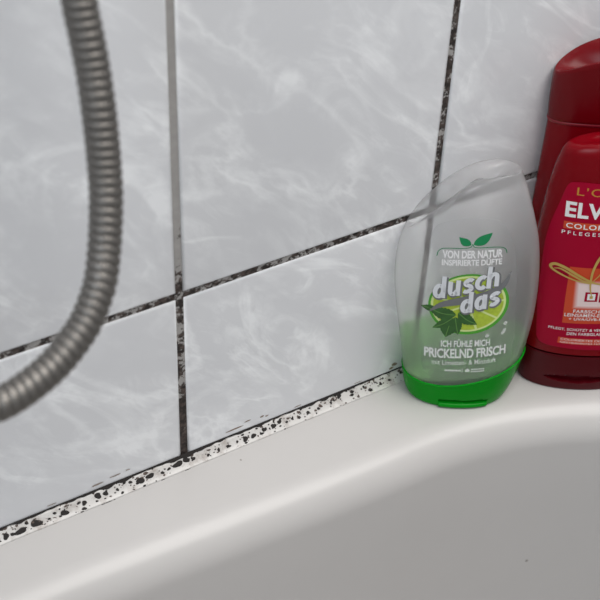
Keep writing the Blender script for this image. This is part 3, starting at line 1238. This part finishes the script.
def RB_PRINT(t, skin, S, tx):
    fl = 0.00005
    half = [(0, 138.8), (12, 138.3), (21.0, 137.6), (25.4, 135.0), (27.8, 124), (30.0, 112), (31.2, 98), (30.6, 79), (29.3, 59), (27.2, 40), (26.0, 34.5), (22.5, 31.6), (11, 31.0), (0, 30.8)]
    out = half + [(-a, b_) for a, b_ in half[-2:0:-1]]
    pan = curve2d(out + out[:1], 6)[:-1]
    flat_print('front_panel', skin, [S(pan, 14)], 'red_panel', t, 0.0003, 'brighter crimson label panel')
    L0 = 0.00036
    Q = math.radians(3.2)
    flat_print('gold_lettering', skin, [tx("L'ORÉAL", -2.7, 134.1, 36, 5.6, rot=Q, spacing=1.15)], 'gold_text', t, L0)
    flat_print('gold_lettering', skin, [tx('PARIS', -3, 129.6, 10, 1.8, rot=Q, spacing=1.2)], 'gold_text', t, L0)
    flat_print('brand_lettering', skin, [tx('ELVITAL', -2.9, 122.6, 43.5, 9.2, rot=Q, bold=.03, spacing=1.05)], 'white_ink', t, L0)
    flat_print('orange_bar', skin, [rect(-.0032, .1131, .0420, .0044, rot=Q)], 'orange_ink', t, L0)
    flat_print('lettering', skin, [tx('COLOR GLANZ', -3.2, 113.1, 39.5, 3.0, rot=Q, bold=.014, spacing=1.15)], 'white_ink', t, L0 + 2 * fl)
    flat_print('lettering', skin, [tx('PFLEGESPÜLUNG', -4, 108.9, 41, 2.7, rot=Q, bold=.006, spacing=1.5)], 'white_ink', t, L0)
    # glowing square with its small emblem
    flat_print('orange_square', skin, [S([(-17, 86.8), (-3, 87.4), (11, 88), (11.5, 70), (12, 50.5), (-1.5, 49.7), (-15, 48.9), (-16.1, 66)], 8)], 'orange_ink', t, L0)
    for k in range(7):            # printed fade from orange to near white
        q = k / 6
        c = [a_ + (b_ - a_) * q for a_, b_ in zip((0.60, 0.085, 0.035), (0.80, 0.64, 0.62))]
        m = principled('printed_fade', c, 0.42, var=0.03)
        e = 2.6 * (1 - q)
        flat_print('glow_square', skin, [S([(-10.6 - e, 76.5 + e), (-2, 76.9 + e), (6.2 + e, 77.3 + e), (7.0 + e, 62.6 - e), (-1, 62.2 - e), (-9.0 - e, 61.8 - e)], 6)], m, t, L0 + (1 + .4 * k) * fl)
    for a in (-2.7, 5.0):
        flat_print('square_emblem', skin, [rect(a / 1000, .0685, .0068, .0064, rot=Q)], 'red_panel', t, L0 + 5 * fl)
        flat_print('square_emblem', skin, [rect(a / 1000, .0685, .0042, .0042, rot=Q)], 'white_ink', t, L0 + 6 * fl)
        flat_print('square_emblem', skin, [rect(a / 1000, .0683, .0017, .0018, rot=Q)], 'gold_ink', t, L0 + 7 * fl)
    # gold bow
    loop = curve2d([(-5, 77.4), (-12, 78.4), (-19, 80.6), (-25, 83.2), (-26.4, 85.4), (-24, 87.0), (-18.5, 85.6), (-12, 82.2), (-5, 78.8), (0.5, 77.4), (9, 77.6), (17, 81)], 10)
    tail = curve2d([(-24.5, 84.2), (-21, 84.6), (-14, 81.4), (-9, 79.0), (-4, 77.6)], 8)
    up = curve2d([(-2.6, 69.0), (-4.2, 74), (-4.9, 80), (-4.6, 87), (-2.4, 95), (2, 101), (5.5, 101), (5.0, 95), (0, 85), (-4, 78.5)], 10)
    mm = lambda pts: [(a / 1000, b_ / 1000) for a, b_ in pts]
    flat_print('gold_bow_print', skin, [stroke(mm(loop), lambda q: .0007 + .0010 * math.sin(math.pi * q) ** 2)], 'gold_ink', t, L0 + 8 * fl)
    flat_print('gold_bow_print', skin, [stroke(mm(tail), lambda q: .0004 + .0007 * math.sin(math.pi * q))], 'gold_ink', t, L0 + 9 * fl)
    flat_print('gold_bow_print', skin, [stroke(mm(up), lambda q: .0004 + .0011 * math.sin(math.pi * q))], 'gold_ink', t, L0 + 10 * fl)
    for s, a, b_, w, h in (('FARBSCHUTZ', 0, 58.6, 21, 2.3), ('LEINSAMEN-EXTRAKT', 0.8, 55.9, 31, 2.3), ('+ UVA/UVB-FILTER', 0.5, 53.2, 25, 1.9)):
        flat_print('lettering', skin, [tx(s, a, b_, w, h, rot=Q, bold=.012, spacing=1.05)], 'white_ink', t, L0 + 8 * fl)
    for s, a, b_, w, h in (('PFLEGT, SCHÜTZT & VERLÄNGERT', -1.5, 45.1, 40, 2.4), ('DEN FARBGLANZ', -.5, 42.2, 21.5, 2.0)):
        flat_print('lettering', skin, [tx(s, a, b_, w, h, rot=Q * .8, bold=.010, spacing=1.05)], 'white_ink', t, L0)
    flat_print('orange_bar', skin, [rect(-.001, .0366, .0285, .0043, rot=.01)], 'orange_ink', t, L0)
    for s, b_ in (('COLORIERTES ODER', 37.6), ('GESTRÄHNTES HAAR', 35.6)):
        flat_print('lettering', skin, [tx(s, -1, b_, 26, 1.5, rot=.01, bold=.012)], 'pale_ink', t, L0 + 2 * fl)


conditioner, cond_skin = build_conditioner()


def build_shampoo():
    t = thing('shampoo_bottle', 'taller crimson bottle with deep red flip cap on top against the tiles', 'bottle',
              (0.2450, -0.0240, 0.0), math.radians(-34))
    keys = [(.0000, .0290, .0112, 0), (.0020, .0308, .0124, 0), (.030, .0338, .0133, 0), (.070, .0342, .0133, 0), (.110, .0342, .0132, 0),
            (.1515, .0340, .0130, .003)]
    rr = interp_rows(red_rows(keys), 6)
    v, f = loft([ring(r, SEG, expo=2.2) for r in rr], close_a=True, close_b=True)
    body = mesh_obj('body', v, f, 'red_body', t)
    sharp(body, 50)
    ck = [(.1530, .0344, .0134, .003), (.161, .0350, .0137, .0045), (.172, .0354, .0142, .0090), (.1785, .0353, .0144, .0130)]
    cr = interp_rows(red_rows(ck), 6)
    cr += red_rows([(.1797, .0346, .0140, .0138), (.1801, .0332, .0131, .0141), (.1799, .026, .0102, .0139), (.1795, .012, .0047, .0137)])
    rings = [ring((-.0330, .1518, .0330, .1518, .0125, .003), SEG, expo=2.2)] + [ring(r, SEG, expo=2.2) for r in cr]
    cv, cf = loft(rings)
    cap = mesh_obj('flip_cap', cv, cf, 'red_top', t)
    cap['label'] = 'deep red flip cap'
    sharp(cap, 40)
    sv, sf = loft([ring(r, SEG, expo=2.2) for r in red_rows([(.1512, .0342, .0132, .003), (.1517, .0346, .0135, .003), (.1524, .0346, .0135, .003), (.1530, .0342, .0132, .003)])],
                  close_a=False, close_b=False)
    mesh_obj('cap_seam', sv, sf, 'red_seam', t)
    return t


build_shampoo()
